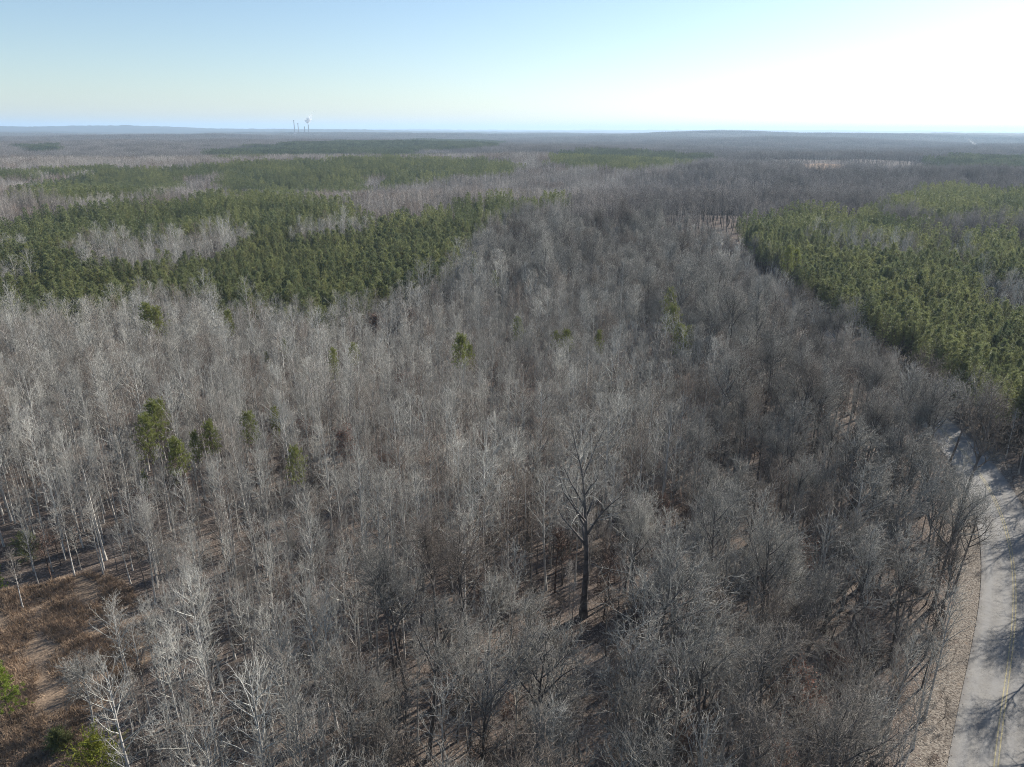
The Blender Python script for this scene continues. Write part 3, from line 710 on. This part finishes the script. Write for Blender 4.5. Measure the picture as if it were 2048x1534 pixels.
for kind_, step, top in (('slender', 2.5, 11.5), ('oak', 5.1, 15.5), ('pine', 2.75, 11.5), ('under', 2.7, 8.0)):
    x, y = jitter_points(step, 18, NEAR)
    z, px, py, d, pi_, oa_, cl_, gr_ = classify(x, y, top)
    rd, rs = road_dist(x, y)
    belt = np.where(np.hypot(x, y) > 120, 4.5, np.where(np.hypot(x, y) > 85, 10, 16))
    pi_ = pi_ & (rd > belt)
    oa_ = oa_ | (rd < belt)
    ok = (free(x, y) if kind_ != 'under' else free(x, y, -3.2)) & ~cl_ & (~gr_ | ((kind_ == 'under') & (rng.uniform(size=len(x)) < .12)))
    if kind_ == 'slender': ok &= ~pi_ & (~oa_ | ((rng.uniform(size=len(x)) < .3) & (rd > 5.5))) & (rd > 5)
    elif kind_ == 'oak': ok &= oa_ & ~pi_ & (rd > np.where(np.hypot(x, y) > 150, 4.3, np.where(np.hypot(x, y) > 105, 6.8, 5.8)))
    elif kind_ == 'pine': ok &= pi_
    if kind_ == 'oak': ok &= ~((np.hypot(x, y) > 140) & (rs > 0) & (rd < 25) & (y < rl[-1, 1] - 75))
    if kind_ == 'under': ok &= ~pi_ & (rd > np.where(np.hypot(x, y) > 105, 3.6, 3.9)) & (rng.uniform(size=len(x)) < np.where(oa_, .8, .28))
    # thin patches and gaps
    gap = np.sin(x / 9.1 + 1.7) * np.sin(y / 11.3) + .5 * np.sin(x / 4.7 - y / 5.9)
    ok &= (gap > -1.2) | (kind_ in ('pine', 'under'))
    if kind_ == 'pine': ok &= rng.uniform(size=len(x)) < .96
    x, y, z, d = x[ok], y[ok], z[ok], d[ok]
    big = 1 + .12 * np.sin(x / 23 + 2) * np.sin(y / 31)
    sc_ = {'slender': rng.normal(1, .17, len(x)), 'oak': rng.normal(.95, .17, len(x)), 'pine': rng.normal(.95, .09, len(x)), 'under': rng.uniform(.5, 1.3, len(x))}[kind_] * big
    if kind_ == 'oak':      # lower trees along the far stretch of the road
        rq, _ = road_dist(x, y); sc_ = sc_ * np.where((np.hypot(x, y) > 140) & (rq < 26), .72, 1.0)
    sc_ = np.clip(sc_, .45, 1.35)
    if kind_ == 'slender':     # lower growth towards the grass opening
        gd = np.hypot(x - GRASS_G[:, 0].mean(), y - GRASS_G[:, 1].mean()); sc_ *= .78 + .22 * sstep(15, 45, gd)
    if kind_ == 'under': sc_ = np.where(road_dist(x, y)[0] < 6.0, sc_ * .32, sc_)
    if kind_ == 'under': sc_ = np.where(inpoly(x, y, GRASS_G), sc_ * .33, sc_)
    vis = in_view(x, y, z, 11)
    trees[kind_] = np.stack([x, y, z, sc_, d, vis], 1)

# a few oaks across the road, whose shadows lie on it
def place_tree(root_name, parts, loc, rz, s_, label, cat, group=None):
    r = bpy.data.objects.new(root_name, None); COL.objects.link(r); r.empty_display_size = .5
    r.location = loc; r.rotation_euler = (0, 0, rz); r.scale = (s_, s_, s_)
    for nm, me in parts: link(nm, me, r)
    return tag(r, label, cat, group)
def meshes(tree, names, mats): return [(n_, t.mesh(n_, [m_])) for n_, t, m_ in zip(names, tree, mats)]
ME_S = [meshes(t, ('trunk', 'crown'), PM) for t in SL]
ME_O = [meshes(t, ('trunk', 'crown'), OM) for t in OK_]
ME_P = [meshes(t, ('trunk', 'crown'), NM) for t in PN]
ME_Q = [meshes(pine(340 + i, 2, h=[12, 12.6, 11.4, 13, 12][i], width=[1.2, 1.0, 1.3, 1.1, 1.25][i], low=[.52, .58, .5, .6, .55][i]), ('trunk', 'crown'), [M['pine_bark'], M['lone_needles']]) for i in range(5)]

def copy_tree(src, loc, rz, s_, label, group):
    r = src.copy(); COL.objects.link(r); r.location = loc; r.rotation_euler = (0, 0, rz); r.scale = (s_, s_, s_)
    r['label'] = label
    if group: r['group'] = group
    elif 'group' in r: del r['group']
    for ch in list(src.children):
        c = ch.copy(); COL.objects.link(c); c.parent = r
    return r

def individuals(rows, n_max, name, variants, cat, labeller):
    """the n_max nearest trees in view as objects; returns the rows left over"""
    vis = np.where(rows[:, 5] > 0)[0]
    pick = vis[np.argsort(rows[vis, 4])[:n_max]]
    first = {}
    for j in pick:
        x, y, z, s_, d, _ = rows[j]
        v = int(rng.integers(len(variants))); rz = float(rng.uniform(0, 6.28))
        label, group = labeller(x, y, z, s_, d)
        if v not in first: first[v] = place_tree(name, variants[v], (x, y, z), rz, s_, label, cat, group)
        else: copy_tree(first[v], (x, y, z), rz, s_, label, group)
    return np.delete(rows, pick, 0)

def lab_slender(x, y, z, s_, d):
    gd = np.hypot(GRASS_G[:, 0] - x, GRASS_G[:, 1] - y).min()
    big = 'tall' if s_ > 1.08 else ('short' if s_ < .85 else 'middling')
    if gd < 9: return f'{big} pale grey leafless tree on the rim of the tawny grass opening', f'{big} pale bare trees rimming the grass opening'
    if math.hypot(x - BIG_OAK[0], y - BIG_OAK[1]) < 25: return f'{big} slender grey bare tree standing close left of the tall forked oak', f'{big} slender bare trees near the tall forked oak'
    px = project([(x, y, z)])[0][0]
    if px < 700: return f'{big} slender pale bare tree in the dense stand beyond the grass opening', f'{big} slender bare trees beyond the grass opening'
    return f'{big} slender grey bare tree in the near stand between grass opening and oaks', f'{big} slender bare trees in front of the oaks'
def lab_oak(x, y, z, s_, d):
    rd, rs = road_dist([x], [y]); rd, rs = rd[0], rs[0]
    big = 'tall' if s_ > 1.05 else ('small' if s_ < .88 else 'middling')
    if rs > 0: return f'{big} dark bare hardwood on the far verge across the road', f'{big} bare hardwoods across the road'
    if rd < 15: return f'{big} dark spreading bare hardwood leaning over the leafy verge left of the road', f'{big} bare hardwoods along the road verge'
    if d < 75: return f'{big} grey spreading bare hardwood in the front rows below the tall forked oak', f'{big} bare hardwoods in the front rows'
    return f'{big} spreading bare hardwood in the dark wood between the tall forked oak and the road', f'{big} bare hardwoods behind the front rows'
def lab_pine(x, y, z, s_, d):
    big = 'taller' if s_ > 1.0 else ('shorter' if s_ < .88 else 'middling')
    if x > 0: return f'{big} green pine in the near corner of the right hand plantation by the road', f'{big} pines in the right plantation corner'
    return f'{big} green pine in the front rows of the left plantation above the grey wood', f'{big} pines in the left plantation front rows'

left_s = individuals(trees['slender'], 299, 'slender_tree', ME_S, 'tree', lab_slender)
left_o = individuals(trees['oak'], 298, 'oak_tree', ME_O, 'tree', lab_oak)
n_sp = len(PINE_SPOTS) + 2
left_p = individuals(trees['pine'], 298 - n_sp, 'pine_tree', ME_P, 'pine', lab_pine)

# the trees one can name
big_t = oak(77, 2, h=22.5, spread=1.12, fork=.36, big=1.45)
place_tree('oak_tree', meshes(big_t, ('trunk', 'crown'), OM), BIG_OAK, .6, 1.0, 'tall forked oak with a thick bole and pale limbs standing above its neighbours', 'tree')
for (a, b, h, wd, lb), q in zip(PINE_SPOTS, p_):
    v = int(rng.integers(5)); hv = [12, 12.6, 11.4, 13, 12][v]
    r = place_tree('pine_tree', ME_Q[v], (q[0], q[1], float(H(q[0], q[1]))), float(rng.uniform(0, 6.28)), h / hv, lb, 'pine')
    r.scale = (h / hv * wd, h / hv * wd, h / hv)
FN = [M['pine_bark'], M['fresh_needles']]
place_tree('pine_tree', meshes(pine(371, 2, h=6.5, width=1.75, low=.2), ('trunk', 'crown'), FN), EDGE['edge_pine'], 0, 1, 'bushy bright green young pine on the tawny grass at the bottom left', 'pine')
place_tree('pine_tree', meshes(pine(372, 2, h=5.5, width=1.6, low=.2), ('trunk', 'crown'), FN), EDGE['rim_pine'], 0, 1, 'green young pine cut by the left border beside a pale small tree', 'pine')
place_tree('evergreen_shrub', meshes(shrub(381, 6.2, 2.7), ('stem', 'foliage'), [M['pine_bark'], M['cedar']]), EDGE['bush'], 0, 1, 'big rounded yellow green bush at the lower left border of the wood', 'bush')
place_tree('evergreen_shrub', meshes(shrub(382, 3.2, 1.5), ('stem', 'foliage'), [M['pine_bark'], M['needles']]), EDGE['dark_bush'], 0, 1, 'dark green bush at the back of the grass opening', 'bush')
place_tree('evergreen_shrub', meshes(shrub(383, 1.6, .8), ('stem', 'foliage'), [M['pine_bark'], M['needles']]), EDGE['small_bush'], 0, 1, 'small dull green bush left of the big yellow green one', 'bush')
gt = slender(391, 2, h=7.5); place_tree('slender_tree', meshes(gt, ('trunk', 'crown'), PM), EDGE['grass_tree'], 0, 1, 'small whitish bare tree alone in the grass opening near the left border', 'tree')
gt = oak(392, 2, h=8.5, spread=.95, fork=.2); place_tree('slender_tree', meshes(gt, ('trunk', 'crown'), PM), EDGE['spread_tree'], 0, 1, 'pale bare tree with wide low branches just behind the big yellow green bush', 'tree')
LV = [leafy(395 + i, 7.0) for i in range(3)]
ME_L = [meshes(t, ('trunk', 'crown', 'leaves'), (M['oak_bark'], M['oak_twig'], M['dry_leaf'])) for t in LV]
for i, ((a, b, h, lb), q) in enumerate(zip(LEAFY_PX, lf_)):
    place_tree('leafy_tree', ME_L[i % 3], (q[0], q[1], float(H(q[0], q[1]))), i * 1.3, h / 7.0, lb, 'tree')
# oaks beyond the right border whose crowns reach over the road
for a, b, s_ in ((2110, 1290, 1.0), (2150, 1130, .95), (2125, 1440, .9), (2100, 1020, .85), (2230, 1240, 1.1), (2170, 1540, 1.0), (2120, 1190, .8), (2190, 1360, 1.0), (2160, 1060, 1.0), (2140, 1370, .9), (2240, 1450, 1.1), (2105, 1550, .8), (2130, 965, .8)):
    q = foot(a, b)
    place_tree('oak_tree', ME_O[int(rng.integers(8))], q, float(rng.uniform(0, 6)), s_, 'bare hardwood across the road at the right border, its crown reaching over the asphalt', 'tree', 'hardwoods at the right border')

# ------------------------------------------------------------------ the rest of the woods: stuff
def stuff(name, protos, rows, label, cat):
    o = scatter(name, protos, rows[:, :3], rots(len(rows)), rows[:, 3], rng)
    return tag(o, label, cat, kind='stuff')
stuff('hardwood_forest', p_sl, left_s, 'dense grey wood of slender leafless trees filling the middle ground', 'forest')
stuff('oak_forest', p_ok, left_o, 'dark grey wood of broad leafless hardwoods along the road and ridge', 'forest')
stuff('pine_forest', p_pn, left_p, 'rows of green plantation pines', 'forest')
stuff('undergrowth', p_un + p_us, trees['under'], 'low twiggy brush and saplings under the trees', 'undergrowth')
def band(step, r0, r1, sets, names, top):
    x, y = jitter_points(step, r0, r1, amp=.12)
    z, px, py, d, pi_, oa_, cl_, gr_ = classify(x, y, top, 2)
    rd, _ = road_dist(x, y)
    ok = ~cl_ & ((rd > 5) | (r0 > 500))
    far_o = oa_ if 's' in sets else ~pi_
    for key, m_, nm, lb in (('s', ~pi_ & ~far_o, names[0], 'grey leafless woods farther off between the pine stands'), ('o', ~pi_ & far_o, names[1], 'darker leafless woods on the ridges farther off'), ('p', pi_, names[2], 'green pine stands farther off on the low hills')):
        k_ = m_ & ok
        if key not in sets or not k_.any(): continue
        o = scatter(nm, sets[key], np.stack([x[k_], y[k_], z[k_]], 1), slopes(x[k_], y[k_], step * .5), rng.uniform(.9, 1.12, k_.sum()), rng)
        tag(o, lb, 'forest', kind='stuff')
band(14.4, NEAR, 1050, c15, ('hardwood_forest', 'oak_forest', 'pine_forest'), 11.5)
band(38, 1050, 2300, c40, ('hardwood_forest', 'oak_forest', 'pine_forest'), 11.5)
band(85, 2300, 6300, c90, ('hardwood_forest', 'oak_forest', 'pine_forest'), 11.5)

# ------------------------------------------------------------------ clearings far right
for i, p in enumerate(CLEAR):
    g = np.array([ground_at(a, b) for a, b in p]); c = g[:, :2].mean(0)
    mb = MB(); outer = g[:, :2]
    ring = [c + (outer - c) * f for f in np.linspace(1, 0.05, 8)]
    V = np.concatenate(ring); V3 = np.concatenate([V, (H(V[:, 0], V[:, 1]) + 1.2)[:, None]], 1); n = len(outer)
    q = [(r_ * n + k_, r_ * n + (k_ + 1) % n, (r_ + 1) * n + (k_ + 1) % n, (r_ + 1) * n + k_) for r_ in range(7) for k_ in range(n)]
    mb.v.append(V3); mb.f4.append((np.array(q), 0)); mb.n = len(V3)
    tag(link('field', mb.mesh('field', [M['clearing']])), kind='structure')

# ------------------------------------------------------------------ grass of the opening, fallen leaves
M['straw'] = mat('straw', (0.42, 0.30, 0.20), var=.5, noise=.45, nscale=.6, hue=(0.17, 0.13, 0.098), objrand=False, transl=.2)
M['leaf'] = mat('leaf', (0.36, 0.315, 0.265), var=.5, noise=.45, nscale=5.0, hue=(0.16, 0.125, 0.098), objrand=False)
lo, hi = GRASS_G.min(0), GRASS_G.max(0)
gp = rng.uniform(lo - 4, hi + 4, (60000, 2)); dn = np.sin(gp[:, 0] / 2.1) * np.sin(gp[:, 1] / 1.7 + 1) + .6 * np.sin(gp[:, 0] / .9 + gp[:, 1] / 1.3)
gp = gp[inpoly(gp[:, 0], gp[:, 1], GRASS_G) & (dn > -.35 + rng.normal(0, .3, len(gp))) & (np.hypot(gp[:, 0], gp[:, 1]) < 110)]
gm = MB(); nb = 9
b_ = np.repeat(gp, nb, 0) + rng.normal(0, .12, (len(gp) * nb, 2)); b3 = np.concatenate([b_, H(b_[:, 0], b_[:, 1])[:, None]], 1)
gm.blades(b3, np.concatenate([rng.normal(0, .45, (len(b3), 2)), np.ones((len(b3), 1))], 1), rng.uniform(.3, .95, len(b3)), .055, rng)
tag(link('grass', gm.mesh('grass', [M['straw']])), 'tawny dry grass of the opening at the lower left', 'grass', kind='stuff')
x = rng.uniform(-45, 75, 300000); y = rng.uniform(22, 120, 300000)
px_, py_, d_ = project(np.stack([x, y, H(x, y)], 1)); rd, rs = road_dist(x, y)
k_ = (px_ > -60) & (px_ < 2120) & (py_ < 1600) & (rd > 3.45 - .5 * rng.uniform(size=len(x)) ** 3) & (rng.uniform(size=len(x)) < np.where(rd < 9, .75, .4)) & ~inpoly(x, y, GRASS_G)
x, y, rd = x[k_], y[k_], rd[k_]
lm = MB(); zz = H(x, y) + .035 + np.where(rd < 3.6, .085, 0.0)
lm.cards(np.stack([x, y, zz], 1), rng.normal(0, .22, (len(x), 3)) + Z, rng.uniform(.08, .17, len(x)), rng)
tag(link('fallen_leaves', lm.mesh('fallen_leaves', [M['leaf']])), 'pale brown fallen leaves over the forest floor and road verges', 'fallen leaves', kind='stuff')

# ------------------------------------------------------------------ power station on the horizon
def simple(name, c, rough=.8):
    return mat(name, c, rough=rough, var=.1, noise=.1, nscale=.02, objrand=False)
M['concrete'] = simple('stack_concrete', (.30, .30, .30)); M['dark_cap'] = simple('stack_cap', (.12, .12, .12)); M['white_wall'] = simple('white_wall', (.8, .8, .8))
def lathe(prof, sides, mi=0):
    mb = MB(); P = np.zeros((1, len(prof), 3)); P[0, :, 2] = [p[1] for p in prof]
    mb.tubes(P, np.array([[p[0] for p in prof]], float), sides, mi); return mb
def box(mb, x0, y0, z0, x1, y1, z1, mi=0):
    v = np.array([(x, y, z) for z in (z0, z1) for x, y in ((x0, y0), (x1, y0), (x1, y1), (x0, y1))], float)
    q = np.array([(0, 3, 2, 1), (4, 5, 6, 7), (0, 1, 5, 4), (1, 2, 6, 5), (2, 3, 7, 6), (3, 0, 4, 7)]) + mb.n
    mb.v.append(v); mb.f4.append((q, mi)); mb.n += 8
DST = 5600.0
def far_pt(px, py, dist=DST):
    d = ray(px, py); d = d / math.hypot(d[0], d[1]); return np.array([0, 0, CAMZ]) + d * dist
STACKS = [(587.4, 240.0, 590, 2.7, 'tallest of the four smokestacks on the horizon, leftmost and smokeless'), (595.6, 246.2, 597, 2.6, 'second tallest smokestack on the horizon, right next to the tallest one'), (608.6, 252.8, 610, 2.5, 'shortest smokestack on the horizon, just left of the steaming one'), (616.4, 249.0, 618.5, 2.6, 'smokestack on the horizon under the white plume of steam')]
for px_t, py_t, px_b, r_, lb in STACKS:
    t_ = far_pt(px_t, py_t); zb = float(H(t_[0], t_[1])); hh = t_[2] - zb
    r = bpy.data.objects.new('smokestack', None); COL.objects.link(r); r.location = (t_[0], t_[1], zb)
    link('shaft', lathe([(r_ * 1.3, -3), (r_ * 1.15, hh * .4), (r_, hh - 8)], 20).mesh('shaft', [M['concrete']]), r)
    link('cap', lathe([(r_ * 1.05, hh - 8), (r_ * 1.1, hh - 6), (r_ * 1.05, hh), (r_ * .7, hh), (r_ * .7, hh - 3)], 20).mesh('cap', [M['dark_cap']]), r)
    tag(r, lb, 'smokestack', 'smokestacks of the power station')
def hall(px, py, w_, h_, lb, dist=DST - 60):
    t_ = far_pt(px, py, dist); r = bpy.data.objects.new('plant_building', None); COL.objects.link(r)
    zb = float(H(t_[0], t_[1])); r.location = (t_[0], t_[1], zb); top = t_[2] - zb
    mb = MB(); box(mb, -w_ / 2, -12, -2, w_ / 2, 12, top); link('wall', mb.mesh('wall', [M['white_wall']]), r)
    mb = MB(); box(mb, -w_ / 2 - 1, -13, top, w_ / 2 + 1, 13, top + 1.5); box(mb, -w_ / 5, -6, top + 1.5, w_ / 5, 6, top + 5); link('roof', mb.mesh('roof', [M['concrete']]), r)
    tag(r, lb, 'building')
hall(589.5, 266.0, 11, 30, 'small white plant building at the foot of the tallest smokestack')
hall(684, 267.0, 17, 30, 'white building on the far ridge right of the smokestacks')
# steam: soft white billows
mw = bpy.data.materials.new('steam'); mw.use_nodes = True; t = mw.node_tree; b = t.nodes['Principled BSDF']
b.inputs['Base Color'].default_value = (.9, .9, .9, 1); b.inputs['Roughness'].default_value = 1; b.inputs['Specular IOR Level'].default_value = 0
tr = t.nodes.new('ShaderNodeBsdfTransparent'); mx = t.nodes.new('ShaderNodeMixShader'); at_ = t.nodes.new('ShaderNodeAttribute'); at_.attribute_name = 'thin'
lw = t.nodes.new('ShaderNodeLayerWeight'); lw.inputs['Blend'].default_value = .35
ad = t.nodes.new('ShaderNodeMath'); ad.operation = 'ADD'; ad.use_clamp = True
t.links.new(lw.outputs['Facing'], ad.inputs[0]); t.links.new(at_.outputs['Fac'], ad.inputs[1])
tl = t.nodes.new('ShaderNodeBsdfTranslucent'); tl.inputs[0].default_value = (.95, .95, .95, 1); m0 = t.nodes.new('ShaderNodeMixShader'); m0.inputs[0].default_value = .85
t.links.new(b.outputs[0], m0.inputs[1]); t.links.new(tl.outputs[0], m0.inputs[2])
t.links.new(ad.outputs[0], mx.inputs[0]); t.links.new(m0.outputs[0], mx.inputs[1]); t.links.new(tr.outputs[0], mx.inputs[2]); t.links.new(mx.outputs[0], t.nodes['Material Output'].inputs['Surface'])
import bmesh
def billows(name, pts, lb, dist, cat):
    bm = bmesh.new(); lay = bm.verts.layers.float.new('thin'); r_ = random.Random(5)
    o0_ = far_pt(pts[0][0], pts[0][1], dist)
    for px, py, rad, thin in pts:
        rad *= (dist / 10500 if dist > 5000 else 1); c = far_pt(px, py, dist + r_.uniform(-8, 8)) - o0_
        ret = bmesh.ops.create_icosphere(bm, subdivisions=3, radius=1.0)
        for v in ret['verts']:
            f = 1 + .16 * math.sin(v.co.x * 5 + px) * math.sin(v.co.y * 6 + py) + .12 * math.sin(v.co.z * 8 + px * 2)
            v.co = Vector(c) + v.co * rad * f; v[lay] = thin
    me = bpy.data.meshes.new(name); bm.to_mesh(me); bm.free(); me.materials.append(mw)
    return tag(link(name, me, loc=o0_), lb, cat)
billows('steam_plume', [(616, 248.3, 6, .2), (615.5, 245.5, 12, .1), (613.5, 243, 17, .1), (611.5, 241, 15, .15), (616.5, 240.5, 22, .0), (619, 243, 14, .2), (620.5, 239, 16, .1), (615, 237, 14, .2), (618.5, 235.5, 13, .3), (622, 235.5, 11, .4), (620, 232, 12, .55), (624, 231, 12, .65), (623, 227.5, 14, .75), (627, 224, 15, .85), (630, 221, 14, .9)], 'white billow of steam drifting right above the steaming smokestack', DST, 'steam')
billows('smoke_plume', [(1951, 290, 2.6, .2), (1949.5, 288.5, 3, .5), (1946, 285, 4, .75), (1942, 281.5, 5, .85), (1938, 278, 6, .92)], 'thin white smoke rising from the far wooded hillside at the right', 3300.0, 'smoke')

# ------------------------------------------------------------------ haze
hm = bpy.data.materials.new('haze'); hm.use_nodes = True; t = hm.node_tree; t.nodes.clear()
pv = t.nodes.new('ShaderNodeVolumePrincipled'); ho = t.nodes.new('ShaderNodeOutputMaterial')
pv.inputs['Color'].default_value = (.60, .80, 1.0, 1); pv.inputs['Density'].default_value = 9e-5; pv.inputs['Anisotropy'].default_value = .2
t.links.new(pv.outputs[0], ho.inputs['Volume'])
hb = MB(); box(hb, -40000, -31000, ZMIN - 1, 40000, 36000, 215)
hz = link('haze', hb.mesh('haze', [hm])); tag(hz, 'thin blue winter haze over the far woods', 'haze', kind='stuff')
